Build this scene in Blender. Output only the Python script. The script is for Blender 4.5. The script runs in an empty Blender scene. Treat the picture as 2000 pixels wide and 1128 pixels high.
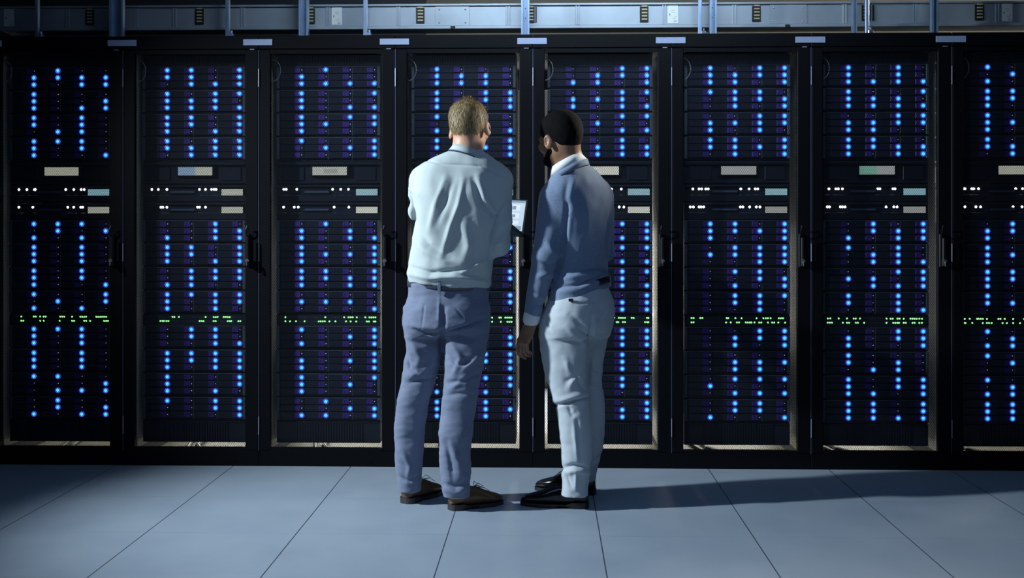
import bpy, math, random
import numpy as np
from mathutils import Vector, Matrix, noise
random.seed(7)
PI = math.pi
S = bpy.context.scene
C = S.collection

# ------------------------------------------------------------------ camera, light, exposure
F, DIST, EYE, HORIZON, YAW = 2270.0, 5.88, 1.225, 440.0, math.atan(68/2270)
cam = bpy.data.objects.new('camera', bpy.data.cameras.new('camera')); C.objects.link(cam)
cam.location = (0, -DIST, EYE); cam.rotation_euler = (PI/2, 0, YAW)
cam.data.sensor_width = 36; cam.data.lens = F/2000*36
cam.data.shift_y = -(564-HORIZON)/2000
cam.data.clip_start = .05
S.camera = cam
S.view_settings.view_transform = 'Standard'; S.view_settings.look = 'None'
S.view_settings.exposure = -.2; S.view_settings.gamma = 1; S.view_settings.use_curve_mapping = False
w = bpy.data.worlds.new('world'); S.world = w; w.use_nodes = True
w.node_tree.nodes['Background'].inputs[0].default_value = (.08, .14, .25, 1)
w.node_tree.nodes['Background'].inputs[1].default_value = .05

def area(name, loc, target, sx, sy, power, col, spread=180):
    l = bpy.data.lights.new(name, 'AREA'); l.shape = 'RECTANGLE'; l.size = sx; l.size_y = sy
    l.energy = power; l.color = col; l.spread = math.radians(spread)
    o = bpy.data.objects.new(name, l); C.objects.link(o); o.location = loc
    o.rotation_euler = (Vector(target)-Vector(loc)).to_track_quat('-Z', 'Y').to_euler()
    return o
def spot(name, loc, target, power, col, size, blend, radius):
    l = bpy.data.lights.new(name, 'SPOT'); l.energy = power; l.color = col; l.spot_size = math.radians(size); l.spot_blend = blend; l.shadow_soft_size = radius
    o = bpy.data.objects.new(name, l); C.objects.link(o); o.location = loc
    o.rotation_euler = (Vector(target)-Vector(loc)).to_track_quat('-Z', 'Y').to_euler(); return o
spot('key_light', (-4.25, -1.83, 2.9), (-.2, -1.0, .8), 1650, (.82, .94, 1.0), 60, 1.0, .08)
area('overhead_fill', (.1, -2.9, 3.2), (.0, -2.4, 0), 4.0, .8, 22, (.38, .60, 1.0))  # added overhead fill, not a fitting of the room
area('rim_light', (3.8, .9, 3.05), (.2, -.75, 1.2), .3, .3, 45, (1.0, .93, .78), 60)
area('hot_aisle_fill', (0, 2.8, .75), (0, 1.0, .55), 5.6, .9, 150, (1.0, .96, .86))  # added warm fill behind the racks, low enough to shine under the servers
area('hot_aisle_ceiling_light', (3.4, 1.9, 3.1), (3.4, 2.4, 2.0), 2.4, .3, 8, (1.0, .88, .70))
area('busway_fill', (.1, -1.2, 3.2), (.1, .4, 2.35), 2.0, .3, 22, (.68, .84, 1.0), 100)  # added fill aimed at the busway

def at(px, py, Y):
    u = (px-1000)/F
    t = (Y+DIST)/(math.cos(YAW)+u*math.sin(YAW))
    return Vector((t*(-math.sin(YAW)+u*math.cos(YAW)), Y, EYE-(py-HORIZON)/F*t))
def to_px(v):                                   # points (N,3) -> pixel coordinates, used to lay out cloth folds
    x, y, z = v[:, 0], v[:, 1]+DIST, v[:, 2]
    t = -x*math.sin(YAW)+y*math.cos(YAW)
    return 1000+F*(x*math.cos(YAW)+y*math.sin(YAW))/t, HORIZON-F*(z-EYE)/t

# ------------------------------------------------------------------ materials
MATS = {}
def mat(name, col, rough=.5, metal=0, emit=None, es=0, spec=.5, noise_amt=0, noise_scale=30, bump=0, bump_scale=200, sheen=0, stretch=(1, 1, 1)):
    if name in MATS: return MATS[name]
    m = bpy.data.materials.new(name); m.use_nodes = True; nt = m.node_tree; b = nt.nodes['Principled BSDF']
    b.inputs['Base Color'].default_value = (*col, 1); b.inputs['Roughness'].default_value = rough
    b.inputs['Metallic'].default_value = metal; b.inputs['Specular IOR Level'].default_value = spec
    if sheen: b.inputs['Sheen Weight'].default_value = sheen
    if emit: b.inputs['Emission Color'].default_value = (*emit, 1); b.inputs['Emission Strength'].default_value = es
    if noise_amt or bump:
        tc = nt.nodes.new('ShaderNodeTexCoord'); mp = nt.nodes.new('ShaderNodeMapping')
        nt.links.new(tc.outputs['Object'], mp.inputs[0]); mp.inputs['Scale'].default_value = stretch
    if noise_amt:
        n = nt.nodes.new('ShaderNodeTexNoise'); n.inputs['Scale'].default_value = noise_scale; n.inputs['Detail'].default_value = 6
        nt.links.new(mp.outputs[0], n.inputs[0])
        r = nt.nodes.new('ShaderNodeValToRGB'); e = r.color_ramp.elements
        e[0].position = .3; e[1].position = .7
        e[0].color = (*[c*(1-noise_amt) for c in col], 1); e[1].color = (*[min(1, c*(1+noise_amt)) for c in col], 1)
        nt.links.new(n.outputs[0], r.inputs[0]); nt.links.new(r.outputs[0], b.inputs['Base Color'])
    if bump:
        n2 = nt.nodes.new('ShaderNodeTexNoise'); n2.inputs['Scale'].default_value = bump_scale; n2.inputs['Detail'].default_value = 3
        nt.links.new(mp.outputs[0], n2.inputs[0])
        bp = nt.nodes.new('ShaderNodeBump'); bp.inputs['Strength'].default_value = bump; bp.inputs['Distance'].default_value = .002
        nt.links.new(n2.outputs[0], bp.inputs['Height']); nt.links.new(bp.outputs[0], b.inputs['Normal'])
    MATS[name] = m; return m

M_black = mat('black_powder_coat', (.0018, .0024, .004), .5, spec=.14)
M_blackin = mat('black_inner_steel', (.004, .0055, .008), .45, spec=.3)
M_mesh = mat('perforated_steel', (.009, .011, .015), .45, spec=.25)
M_sidein = mat('bare_steel_lining', (.56, .57, .50), .45, .15, noise_amt=.12, noise_scale=6, stretch=(1, 1, .1))
M_server = mat('server_bezel', (.014, .019, .033), .32)
M_tray = mat('drive_tray_plastic', (.018, .024, .044), .3)
M_latch = mat('violet_latch_plastic', (.06, .028, .28), .4)
M_ear = mat('grey_bracket', (.10, .13, .18), .4, .3)
M_off = mat('unlit_indicator_glint', (.8, .8, .9), .3, emit=(.8, .85, 1), es=.35)  # faint emission stands in for light reflected off the unlit dot
M_white_led = mat('white_indicator', (.9, .9, .9), .3, emit=(1, .98, .9), es=5)
M_green_led = mat('green_indicator', (.2, .8, .2), .3, emit=(.30, 1, .28), es=2.2)
M_green_off = mat('unlit_port_indicator', (.16, .18, .2), .3)
M_plate = mat('pale_plate', (.30, .37, .55), .5, noise_amt=.04, noise_scale=20)
M_hinge = mat('hinge_steel', (.30, .34, .48), .4, .3)
M_lock = mat('chrome_lock', (.7, .72, .75), .2, .9)
M_duct = mat('galvanised_steel', (.34, .40, .46), .42, .35, noise_amt=.12, noise_scale=5)
M_strut = mat('strut_steel', (.30, .42, .60), .38, .5, noise_amt=.1, noise_scale=12)
M_brass = mat('contact_bar', (.42, .38, .22), .5)
M_stick = mat('paper_sticker', (.75, .8, .78), .6, noise_amt=.03)
M_ink = mat('printed_ink', (.1, .12, .12), .6)

def led_mat():  # lamp core with its blue bloom painted in as a radial emission ramp
    m = bpy.data.materials.new('blue_indicator_halo'); m.use_nodes = True; nt = m.node_tree; b = nt.nodes['Principled BSDF']
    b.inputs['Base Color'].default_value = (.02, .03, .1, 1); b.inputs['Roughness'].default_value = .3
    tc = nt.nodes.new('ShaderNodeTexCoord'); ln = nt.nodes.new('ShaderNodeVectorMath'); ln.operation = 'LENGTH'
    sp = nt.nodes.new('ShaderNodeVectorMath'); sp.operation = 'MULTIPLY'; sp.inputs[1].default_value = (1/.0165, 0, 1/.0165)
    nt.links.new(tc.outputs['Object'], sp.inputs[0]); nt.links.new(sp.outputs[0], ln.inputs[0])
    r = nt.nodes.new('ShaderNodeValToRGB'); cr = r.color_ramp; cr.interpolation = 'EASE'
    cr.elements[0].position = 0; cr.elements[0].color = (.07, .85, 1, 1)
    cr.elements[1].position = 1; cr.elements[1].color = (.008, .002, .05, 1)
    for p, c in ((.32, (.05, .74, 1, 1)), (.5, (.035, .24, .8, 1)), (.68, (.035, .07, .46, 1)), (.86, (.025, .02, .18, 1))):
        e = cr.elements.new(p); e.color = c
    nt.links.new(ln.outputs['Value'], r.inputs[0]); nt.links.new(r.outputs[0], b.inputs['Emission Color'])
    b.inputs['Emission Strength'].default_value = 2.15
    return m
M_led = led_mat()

def lcd_mat(name, c1, c2, es):
    m = bpy.data.materials.new(name); m.use_nodes = True; nt = m.node_tree; b = nt.nodes['Principled BSDF']
    b.inputs['Base Color'].default_value = (.2, .2, .2, 1)
    tc = nt.nodes.new('ShaderNodeTexCoord'); sx = nt.nodes.new('ShaderNodeSeparateXYZ'); nt.links.new(tc.outputs['Object'], sx.inputs[0])
    r = nt.nodes.new('ShaderNodeValToRGB'); r.color_ramp.elements[0].position = .45; r.color_ramp.elements[1].position = .55
    r.color_ramp.elements[0].color = (*c1, 1); r.color_ramp.elements[1].color = (*c2, 1)
    mr = nt.nodes.new('ShaderNodeMapRange'); mr.inputs[1].default_value = -.09; mr.inputs[2].default_value = .09
    nt.links.new(sx.outputs[0], mr.inputs[0]); nt.links.new(mr.outputs[0], r.inputs[0])
    wv = nt.nodes.new('ShaderNodeTexWave'); wv.inputs['Scale'].default_value = 60; wv.bands_direction = 'X'
    nt.links.new(tc.outputs['Object'], wv.inputs[0])
    mx = nt.nodes.new('ShaderNodeMix'); mx.data_type = 'RGBA'; mx.blend_type = 'MULTIPLY'; mx.inputs[0].default_value = .35
    nt.links.new(r.outputs[0], mx.inputs[6]); nt.links.new(wv.outputs[0], mx.inputs[7])
    nt.links.new(mx.outputs[2], b.inputs['Emission Color']); b.inputs['Emission Strength'].default_value = es
    return m
BEIGE, CYAN, BLUE, GREEN, GREY = (.62, .64, .52), (.30, .58, .68), (.25, .42, .66), (.22, .52, .40), (.48, .5, .46)
M_lcdB = lcd_mat('display_beige', BEIGE, BEIGE, .75)
M_lcdC = lcd_mat('display_cyan', CYAN, CYAN, .85)
M_lcdBB = lcd_mat('display_blue_beige', BLUE, BEIGE, .75)
M_lcdG = lcd_mat('display_green_beige', GREEN, GREY, .75)
M_lcdGr = lcd_mat('display_grey', GREY, GREY, .7)
M_lcdW = lcd_mat('display_pale', (.8, .82, .7), (.8, .82, .7), .85)

# ------------------------------------------------------------------ helpers
def mesh_obj(name, verts, faces, m, parent=None, smooth=False, loc=None):
    me = bpy.data.meshes.new(name); me.from_pydata([tuple(v) for v in verts], [], faces); me.update()
    for mm in (m if isinstance(m, (list, tuple)) else [m]): me.materials.append(mm)
    if smooth: me.polygons.foreach_set('use_smooth', [True]*len(me.polygons))
    o = bpy.data.objects.new(name, me); C.objects.link(o)
    if parent: o.parent = parent
    if loc: o.location = loc
    return o
class MB:
    def __init__(s): s.v = []; s.f = []; s.mi = []
    def box(s, x0, x1, y0, y1, z0, z1, b=0, mi=0):
        n = len(s.v)
        if b <= 0:
            s.v += [(x, y, z) for z in (z0, z1) for y in (y0, y1) for x in (x0, x1)]
            fs = [(0, 2, 3, 1), (4, 5, 7, 6), (0, 1, 5, 4), (2, 6, 7, 3), (0, 4, 6, 2), (1, 3, 7, 5)]
        else:                                    # bevelled box: 24 verts
            X, Yy, Z = (x0, x1), (y0, y1), (z0, z1); idx = {}
            sg = (1, -1)
            for i in (0, 1):
                for j in (0, 1):
                    for k in (0, 1):
                        for a in range(3):
                            p = [X[i]+sg[i]*b, Yy[j]+sg[j]*b, Z[k]+sg[k]*b]
                            p[a] = (X[i], Yy[j], Z[k])[a]
                            idx[i, j, k, a] = len(s.v)-n; s.v.append(tuple(p))
            fs = []
            for i in (0, 1):
                q = [idx[i, 0, 0, 0], idx[i, 1, 0, 0], idx[i, 1, 1, 0], idx[i, 0, 1, 0]]; fs.append(q if i else q[::-1])
                q = [idx[0, i, 0, 1], idx[1, i, 0, 1], idx[1, i, 1, 1], idx[0, i, 1, 1]]; fs.append(q[::-1] if i else q)
                q = [idx[0, 0, i, 2], idx[1, 0, i, 2], idx[1, 1, i, 2], idx[0, 1, i, 2]]; fs.append(q if i else q[::-1])
            for i in (0, 1):
                for j in (0, 1):
                    q = [idx[i, j, 0, 0], idx[i, j, 0, 1], idx[i, j, 1, 1], idx[i, j, 1, 0]]; fs.append(q if (i ^ j ^ 1) else q[::-1])
                    q = [idx[i, 0, j, 0], idx[i, 0, j, 2], idx[i, 1, j, 2], idx[i, 1, j, 0]]; fs.append(q[::-1] if (i ^ j ^ 1) else q)
                    q = [idx[0, i, j, 1], idx[0, i, j, 2], idx[1, i, j, 2], idx[1, i, j, 1]]; fs.append(q if (i ^ j ^ 1) else q[::-1])
                    for k in (0, 1):
                        t = [idx[i, j, k, 0], idx[i, j, k, 1], idx[i, j, k, 2]]; fs.append(t if (i+j+k) % 2 else t[::-1])
            # the last loop adds each corner once per k
        s.f += [tuple(n+a for a in f) for f in fs]; s.mi += [mi]*len(fs); return s
    def tube(s, pts, r, n=8, mi=0):
        pts = [Vector(p) for p in pts]; base = len(s.v); rs = r if isinstance(r, (list, tuple)) else [r]*len(pts)
        for i, p in enumerate(pts):
            d = (pts[min(i+1, len(pts)-1)]-pts[max(i-1, 0)]).normalized()
            a = d.orthogonal().normalized() if abs(d.z) > .999 or True else None
            if i: a = (pa-d*pa.dot(d)).normalized()
            pa = a; b = d.cross(a)
            for k in range(n):
                t = 2*PI*k/n; s.v.append(tuple(p+rs[i]*(math.cos(t)*a+math.sin(t)*b)))
        for i in range(len(pts)-1):
            for k in range(n):
                q = base+i*n; s.f.append((q+k, q+(k+1) % n, q+n+(k+1) % n, q+n+k)); s.mi.append(mi)
        s.f.append(tuple(base+k for k in range(n))[::-1]); s.f.append(tuple(base+(len(pts)-1)*n+k for k in range(n))); s.mi += [mi, mi]
        return s
    def dome(s, cx, cz, y, r, h, n=14, rings=4, mi=0):       # faces -y
        base = len(s.v); s.v.append((cx, y-h, cz))
        for j in range(1, rings+1):
            a = j/rings
            for k in range(n):
                t = 2*PI*k/n; s.v.append((cx+r*a*math.cos(t), y-h*(1-a*a), cz+r*a*math.sin(t)))
        for k in range(n): s.f.append((base, base+1+k, base+1+(k+1) % n)); s.mi.append(mi)
        for j in range(rings-1):
            q = base+1+j*n
            for k in range(n): s.f.append((q+k, q+n+k, q+n+(k+1) % n, q+(k+1) % n)); s.mi.append(mi)
        return s
    def data(s, name, m):
        me = bpy.data.meshes.new(name); me.from_pydata(s.v, [], s.f); me.update()
        for mm in (m if isinstance(m, (list, tuple)) else [m]): me.materials.append(mm)
        me.polygons.foreach_set('material_index', s.mi); return me
    def build(s, name, m, parent=None, loc=None, smooth=False):
        me = s.data(name, m); return place(name, me, parent, loc, smooth)
def place(name, me, parent=None, loc=None, smooth=False):
    if smooth: me.polygons.foreach_set('use_smooth', [True]*len(me.polygons))
    o = bpy.data.objects.new(name, me); C.objects.link(o)
    if parent: o.parent = parent
    if loc: o.location = loc
    return o
def tag(o, label=None, cat=None, group=None, kind=None):
    if label: o['label'] = label
    if cat: o['category'] = cat
    if group: o['group'] = group
    if kind: o['kind'] = kind
    return o
def empty(name, loc, label, cat, group=None, rz=0):
    o = bpy.data.objects.new(name, None); C.objects.link(o); o.location = loc; o.rotation_euler = (0, 0, rz)
    o.empty_display_size = .1
    return tag(o, label, cat, group)
def copy_tree(o, parent=None):
    c = o.copy(); C.objects.link(c)
    if parent: c.parent = parent
    for ch in KIDS.get(o.name, []): 
        k = copy_tree(ch, c); KIDS.setdefault(c.name, []).append(k)
    return c
KIDS = {}
def kid(p, o): KIDS.setdefault(p.name, []).append(o); return o

# ------------------------------------------------------------------ room
def floor_mat():
    m = bpy.data.materials.new('raised_floor_tile'); m.use_nodes = True; nt = m.node_tree; b = nt.nodes['Principled BSDF']
    tc = nt.nodes.new('ShaderNodeTexCoord'); sx = nt.nodes.new('ShaderNodeSeparateXYZ'); nt.links.new(tc.outputs['Object'], sx.inputs[0])
    def math_(op, a, v=None, v2=None):
        n = nt.nodes.new('ShaderNodeMath'); n.operation = op
        nt.links.new(a, n.inputs[0])
        if v is not None:
            if hasattr(v, 'node'): nt.links.new(v, n.inputs[1])
            else: n.inputs[1].default_value = v
        return n.outputs[0]
    def seam(out, off, wd):
        a = math_('ADD', out, off); a = math_('DIVIDE', a, .603); a = math_('FRACT', a); a = math_('SUBTRACT', a, .5)
        a = math_('ABSOLUTE', a); return math_('GREATER_THAN', a, .5-wd/.603/2)
    sa = seam(sx.outputs[0], -.21+60.3, .0045); sb = seam(sx.outputs[1], .68+60.3, .0022)
    sb2 = math_('MULTIPLY', sb, .45); s_ = math_('MAXIMUM', sa, sb2)
    n = nt.nodes.new('ShaderNodeTexNoise'); n.inputs['Scale'].default_value = 3; n.inputs['Detail'].default_value = 8; nt.links.new(tc.outputs['Object'], n.inputs[0])
    r = nt.nodes.new('ShaderNodeValToRGB'); r.color_ramp.elements[0].position = .3; r.color_ramp.elements[1].position = .72
    r.color_ramp.elements[0].color = (.27, .33, .41, 1); r.color_ramp.elements[1].color = (.32, .38, .46, 1); nt.links.new(n.outputs[0], r.inputs[0])
    mx = nt.nodes.new('ShaderNodeMix'); mx.data_type = 'RGBA'; nt.links.new(s_, mx.inputs[0]); nt.links.new(r.outputs[0], mx.inputs[6]); mx.inputs[7].default_value = (.04, .05, .07, 1)
    nt.links.new(mx.outputs[2], b.inputs['Base Color']); b.inputs['Roughness'].default_value = .48
    n2 = nt.nodes.new('ShaderNodeTexNoise'); n2.inputs['Scale'].default_value = 120; nt.links.new(tc.outputs['Object'], n2.inputs[0])
    bp = nt.nodes.new('ShaderNodeBump'); bp.inputs['Strength'].default_value = .08; bp.inputs['Distance'].default_value = .003
    nt.links.new(n2.outputs[0], bp.inputs['Height']); nt.links.new(bp.outputs[0], b.inputs['Normal'])
    return m
M_wallback = mat('beige_wall_paint', (.42, .38, .30), .7, noise_amt=.08, noise_scale=2)
M_wall = mat('dark_grey_wall', (.05, .06, .075), .8)
M_ceil = mat('dark_ceiling', (.03, .035, .045), .9)
def struct(name, b, m): return tag(MB().box(*b).build(name, m), kind='structure')
struct('floor', (-8, 8, -8, 3, -.1, 0), floor_mat())
struct('ceiling', (-8, 8, -8, 3, 3.3, 3.4), M_ceil)
struct('wall_back', (-8, 8, 2.9, 3.0, 0, 3.3), M_wallback)
struct('wall_left', (-8.1, -8, -8, 3, 0, 3.3), M_wall)
struct('wall_right', (8, 8.1, -8, 3, 0, 3.3), M_wall)
struct('wall_front', (-8, 8, -8.1, -8, 0, 3.3), M_wall)

struct('wall_light_block', (-2.99, -2.93, .0, 2.9, 0, 2.19), M_wall)  # added out of view, blocks light spilling past the left row end
struct('added_dark_panel', (-7.9, -.72, 1.02, 1.06, 2.0, 3.3), M_ceil)  # dark panel added to keep the left background black
# ------------------------------------------------------------------ racks
PITCH, X4 = .6985, -.0705
RX = [X4+PITCH*(k-4) for k in range(8)]
ZTOP = 2.191
OPL, OPR, OZ0, OZ1 = .060, .630, .094, 2.098       # door opening
SRV_Y = .078                                        # front plane of the servers
SRV_L, SRV_W = .074, .536
def zs(py): return EYE-(py-HORIZON)/381.2           # height of a server row
WHERE = ['the rack cut off by the left edge', 'the second rack from the left', 'the third rack from the left',
         'the rack behind the blond man', 'the rack behind the man in the sweater', 'the third rack from the right',
         'the second rack from the right', 'the rack cut off by the right edge']

body = MB()
body.box(.002, .6975, .03, 1.0, 2.121, ZTOP-.002)                       # roof
body.box(.002, .045, .03, .07, .075, 2.121); body.box(.655, .6975, .03, .07, .075, 2.121)   # front posts
body.box(.002, .045, .95, 1.0, .075, 2.121); body.box(.655, .6975, .95, 1.0, .075, 2.121)   # rear posts
body.box(.045, .655, .95, 1.0, 2.02, 2.121)
me_frame = body.data('frame', M_black)
me_header = MB().box(.001, .6975, 0, .03, 2.1235, ZTOP, b=.002).data('header_panel', M_black)
me_plinth = MB().box(.001, .6975, 0, .03, 0, .0778, b=.001).box(.0015, .03, .03, 1.0, 0, .0745).box(.67, .6975, .03, 1.0, 0, .0745).box(.56, .585, -.002, 0, .022, .026).data('plinth', M_black)
me_sideL = MB().box(.045, .049, .07, .95, .0765, 2.118).data('side_panel', M_sidein)
me_sideR = MB().box(.651, .655, .07, .95, .0765, 2.118).data('side_panel', M_sidein)
bp = MB().box(.03, .67, .035, .98, .001, .004)
me_base = bp.data('base_plate', mat('cream_base_plate', (.5, .47, .38), .6, noise_amt=.1, noise_scale=8))
me_brush = MB()
me_brush.tube([(.16, .95, .016), (.17, .6, .014), (.21, .40, .014), (.26, .30, .014)], .011); me_brush.tube([(.20, .95, .02), (.235, .6, .02), (.245, .46, .016), (.30, .34, .014)], .014)
me_brush.tube([(.30, .34, .014), (.27, .22, .014), (.15, .15, .014)], .014)
me_brush = me_brush.data('floor_cable', M_blackin)
dr = MB()
dr.box(.004, OPL, 0, .028, .079, 2.1195, b=.003); dr.box(OPR, .696, 0, .028, .079, 2.1195, b=.003)
dr.box(OPL, OPR, 0, .028, .079, OZ0); dr.box(OPL, OPR, 0, .028, OZ1, 2.1195)
me_door = dr.data('door', M_black)
# perforated sheet: two families of diagonal strips leave staggered holes
def perforated():
    mb = MB(); p = .0092; wd = .0011; sl = math.tan(math.radians(60)); W = OPR-OPL; Hh = OZ1-OZ0
    for sg in (1, -1):
        nmax = int((Hh+W*sl)/(p*sl*1.0))+2
        for i in range(-2, nmax):
            c = i*p*sl                              # line z = c - sl*x  (sg=1)  or mirrored
            # clip to the rectangle
            x0 = max(0, (c-Hh)/sl); x1 = min(W, c/sl)
            if x1-x0 < .002: continue
            pts = [(x0, c-sl*x0), (x1, c-sl*x1)]
            if sg < 0: pts = [(W-a, b) for a, b in pts]
            (ax, az), (bx, bz) = pts; L = math.hypot(bx-ax, bz-az); nx, nz = -(bz-az)/L*wd/2, (bx-ax)/L*wd/2
            n = len(mb.v)
            for y in (.012+.0002*sg, .0125+.0002*sg):
                mb.v += [(OPL+ax+nx, y, OZ0+az+nz), (OPL+ax-nx, y, OZ0+az-nz), (OPL+bx-nx, y, OZ0+bz-nz), (OPL+bx+nx, y, OZ0+bz+nz)]
            mb.f += [(n, n+1, n+2, n+3), (n, n+3, n+7, n+4), (n+1, n+5, n+6, n+2)]; mb.mi += [0, 0, 0]
    return mb.data('perforated_sheet', M_mesh)
me_sheet = perforated()
me_hinge = MB().tube([(.001, -.003, -.046), (.001, -.003, .046)], .0027, 10).data('hinge', M_hinge)
hb = MB().box(.634, .654, -.014, 0, 1.015, 1.185, b=.004).tube([(.645, -.016, 1.17), (.641, -.03, 1.19), (.641, -.034, 1.205), (.645, -.03, 1.222), (.652, -.016, 1.205)], .0035)
hb.box(.641, .659, -.034, -.014, 1.02, 1.06, b=.003).box(.641, .659, -.04, -.026, 1.02, 1.165, b=.005)
me_handle = hb.data('handle', M_blackin)
lk = MB(); lk.tube([(.65, -.04, 1.047), (.65, -.047, 1.047)], .010, 14); lk.box(.6475, .6525, -.055, -.047, 1.022, 1.046, b=.001)
me_lock = lk.data('lock', M_lock)
me_strip = MB().box(-.0011, .0011, -.0005, .002, .078, 2.12).data('edge_highlight', mat('edge_highlight_paint', (.10, .12, .22), .4))  # pale line painting the light caught along the door edge
me_wire = MB().tube([(.062+.04*math.sin(t), .045, 2.02+.055*math.cos(t)) for t in [PI*i/12 for i in range(13)]], .0022).data('ground_wire', mat('grey_wire', (.35, .35, .33), .5))
me_rail = MB()
for i in range(0): pass
racks = []
for k, x in enumerate(RX):
    r = empty('server_rack', (x, 0, 0), 'tall black server rack with perforated door, ' + WHERE[k].replace('the rack', 'the one').replace('rack ', 'one '), 'server rack', 'server racks standing in one row')
    for nm, me in (('frame', me_frame), ('header_panel', me_header), ('plinth', me_plinth), ('side_panel', me_sideL), ('side_panel', me_sideR), ('base_plate', me_base), ('floor_cable', me_brush), ('ground_wire', me_wire), ('edge_highlight', me_strip)):
        place(nm, me, r)
    d = place('door', me_door, r)
    place('perforated_sheet', me_sheet, d)
    place('handle', me_handle, d); tag(place('lock', me_lock, d), 'chrome lock')
    for z in (EYE-(150-440)/386, EYE-(493-440)/386, EYE-(833-440)/386): tag(place('hinge', me_hinge, d, (0, 0, z)), 'pale steel hinge')
    racks.append(r)
# name plates across the joints
PL = ['left of the leftmost rack', 'between the first two racks from the left', 'between the second and third racks from the left', 'just left of the blond man',
      'between the two men', 'just right of the two men', 'second to the right of the two men', 'nearest the right edge']
for k, x in enumerate(RX):
    o = MB().box(-.0745, .0745, -.004, -.0005, -.0155, .0155, b=.001).build('name_plate', M_plate, loc=(x-.004, 0, 2.157))
    tag(o, 'blank pale plate over the rack joint ' + PL[k], 'plate', 'blank plates above the rack joints')
    o2 = MB().box(-.0115, .0115, -.004, -.0005, -.002, .002).build('seam_clip', M_hinge, loc=(x-.033, 0, 2.121))
    tag(o2, 'tiny silver clip at door top, joint ' + PL[k], 'clip', 'silver clips at the door tops')

# ------------------------------------------------------------------ rack equipment
LEDS = [
 # rack 0
 ["0100 1111 1011","1000 1001 1011","1010 1010 0110","1110 1010 1001","1110 0101 1010","1010 1010 1010","1010 1010 1001","1001 0101 1010","1110 1010 1010","1010 1010 1010","1100 0001 0111","0100 0101 1011"],
 ["1101 1101 0111","1011 1110 1111","1101 1101 1011","1011 1111 0111","0010 0011 1011","1101 1101 1011","0111 0111 1100","1111 1011 1010","0110 0110 0011","1111 1111 1011","1001 1001 1010","1011 0011 0001"],
 ["0100 1000 1111","1001 1000 1011","1011 1101 1000","1001 0111 0001","0100 1010 1011","1001 1111 1001","1101 1111 1011","0000 1110 0001","1001 0011 1001","0001 1011 1001","1001 1010 1000","0100 0011 1101"],
 ["1000 1110 1110","1011 1011 1001","1010 0100 1011","1001 1011 0001","1010 1100 0110","1011 0110 1100","1001 1101 0010","0111 1001 1110","1010 1101 0101","1011 1011 0101","0011 0001 1110","1110 1111 1110"],
 ["0011 0111 1101","0011 1110 1011","1011 1100 0011","0010 1111 1111","1011 0101 1011","0111 1000 1011","1011 1110 0111","1001 0111 1011","0111 1011 0111","1010 0111 1011","1010 0111 1001","0101 1011 1111"],
 ["1011 1111 1101","1110 0111 0101","0011 1111 1010","1101 1111 0101","1101 1111 1001","0111 1111 0011","0110 0011 0101","0111 0110 0010","0011 0111 0101","0000 0111 0110","0111 1000 0111","0110 0110 1001"],
 ["1010 1010 1111","1001 1110 1111","0011 1111 1100","1100 1111 1011","0101 0111 1011","1010 0110 0111","0011 1101 0111","1010 1010 0011","0011 1011 1001","1000 1010 0110","1011 1011 1101","1101 1101 1111"],
 ["1010 0101 1000","1110 1111 1001","1001 1110 1010","1011 1100 0101","0110 1101 1010","1001 1110 1011","1110 1101 1001","1011 1110 0001","1010 0111 1101","1001 0110 0010","1011 0101 1110","1110 1101 1111"]]
TOPS = [127.5, 174, 220.5, 267, 430, 476, 522.5, 569, 637.5, 684.5, 731, 778]
UH = 43.0/381.2                                     # chassis height
GP = 13.7/381.2
ORD = ['first', 'second', 'third', 'lowest']; BLK = ['top', 'middle', 'bottom']
ch = MB()
ch.box(.0, SRV_W, .014, .55, -46.4/381.2, -.0001).box(.0, SRV_W, .010, .014, -UH, -.0005)
for j in range(5): ch.box(.0165+.1255*j-.0012, .0165+.1255*j+.0012, -.0005, .012, -UH, -.0005, mi=int(j in (2, 3)))
ch.box(.0165, .5205, -.002, .012, -.003, -.0005, mi=1)
me_chassis = ch.data('chassis', [M_server, mat('bezel_edge_highlight', (.13, .16, .22), .35, .3)])  # paler lip and dividers: edge highlights put into the colour
me_earL = MB().box(.0, .0145, -.004, .010, -UH, -.0005, b=.001).box(.004, .009, -.006, -.004, -.02, -.012).data('mounting_bracket', M_ear)
me_earR = MB().box(SRV_W-.0135, SRV_W, -.004, .010, -UH, -.0005, b=.001).box(SRV_W-.009, SRV_W-.004, -.006, -.004, -.02, -.012).data('mounting_bracket', M_ear)
tr = MB().box(0, .1215, 0, .012, -.0325, 0, b=.0018)
for q in range(9): tr.box(.006+.008*q, .0105+.008*q, -.0008, .001, -.026, -.006)
me_tray = tr.data('drive_tray', M_tray)
me_latch = MB().box(.074, .106, -.003, 0, -.0295, -.003, b=.001).box(.078, .084, -.0045, -.003, -.024, -.009, b=.0006).data('latch', M_latch)
me_led = MB().dome(0, 0, 0, .0165, .003, 16, 5).data('indicator_light', M_led)  # disc wider than the lamp itself, to hold the painted halo
me_ledoff = MB().dome(0, 0, 0, .0024, .001, 10, 2).data('indicator_light', M_off)
def server(label, group, pat, loc):
    r = empty('storage_server', loc, label, 'server', group)
    place('chassis', me_chassis, r); place('mounting_bracket', me_earL, r); place('mounting_bracket', me_earR, r)
    for i, row in enumerate(pat.split()):
        for j, c in enumerate(row):
            t = place('drive_tray', me_tray, r, (.0185+.1255*j, 0, -.003-GP*i))
            place('latch', me_latch, t, None)
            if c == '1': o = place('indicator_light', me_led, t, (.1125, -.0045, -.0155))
            else: o = place('indicator_light', me_ledoff, t, (.1125, -.001, -.0155))
    return r
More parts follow.
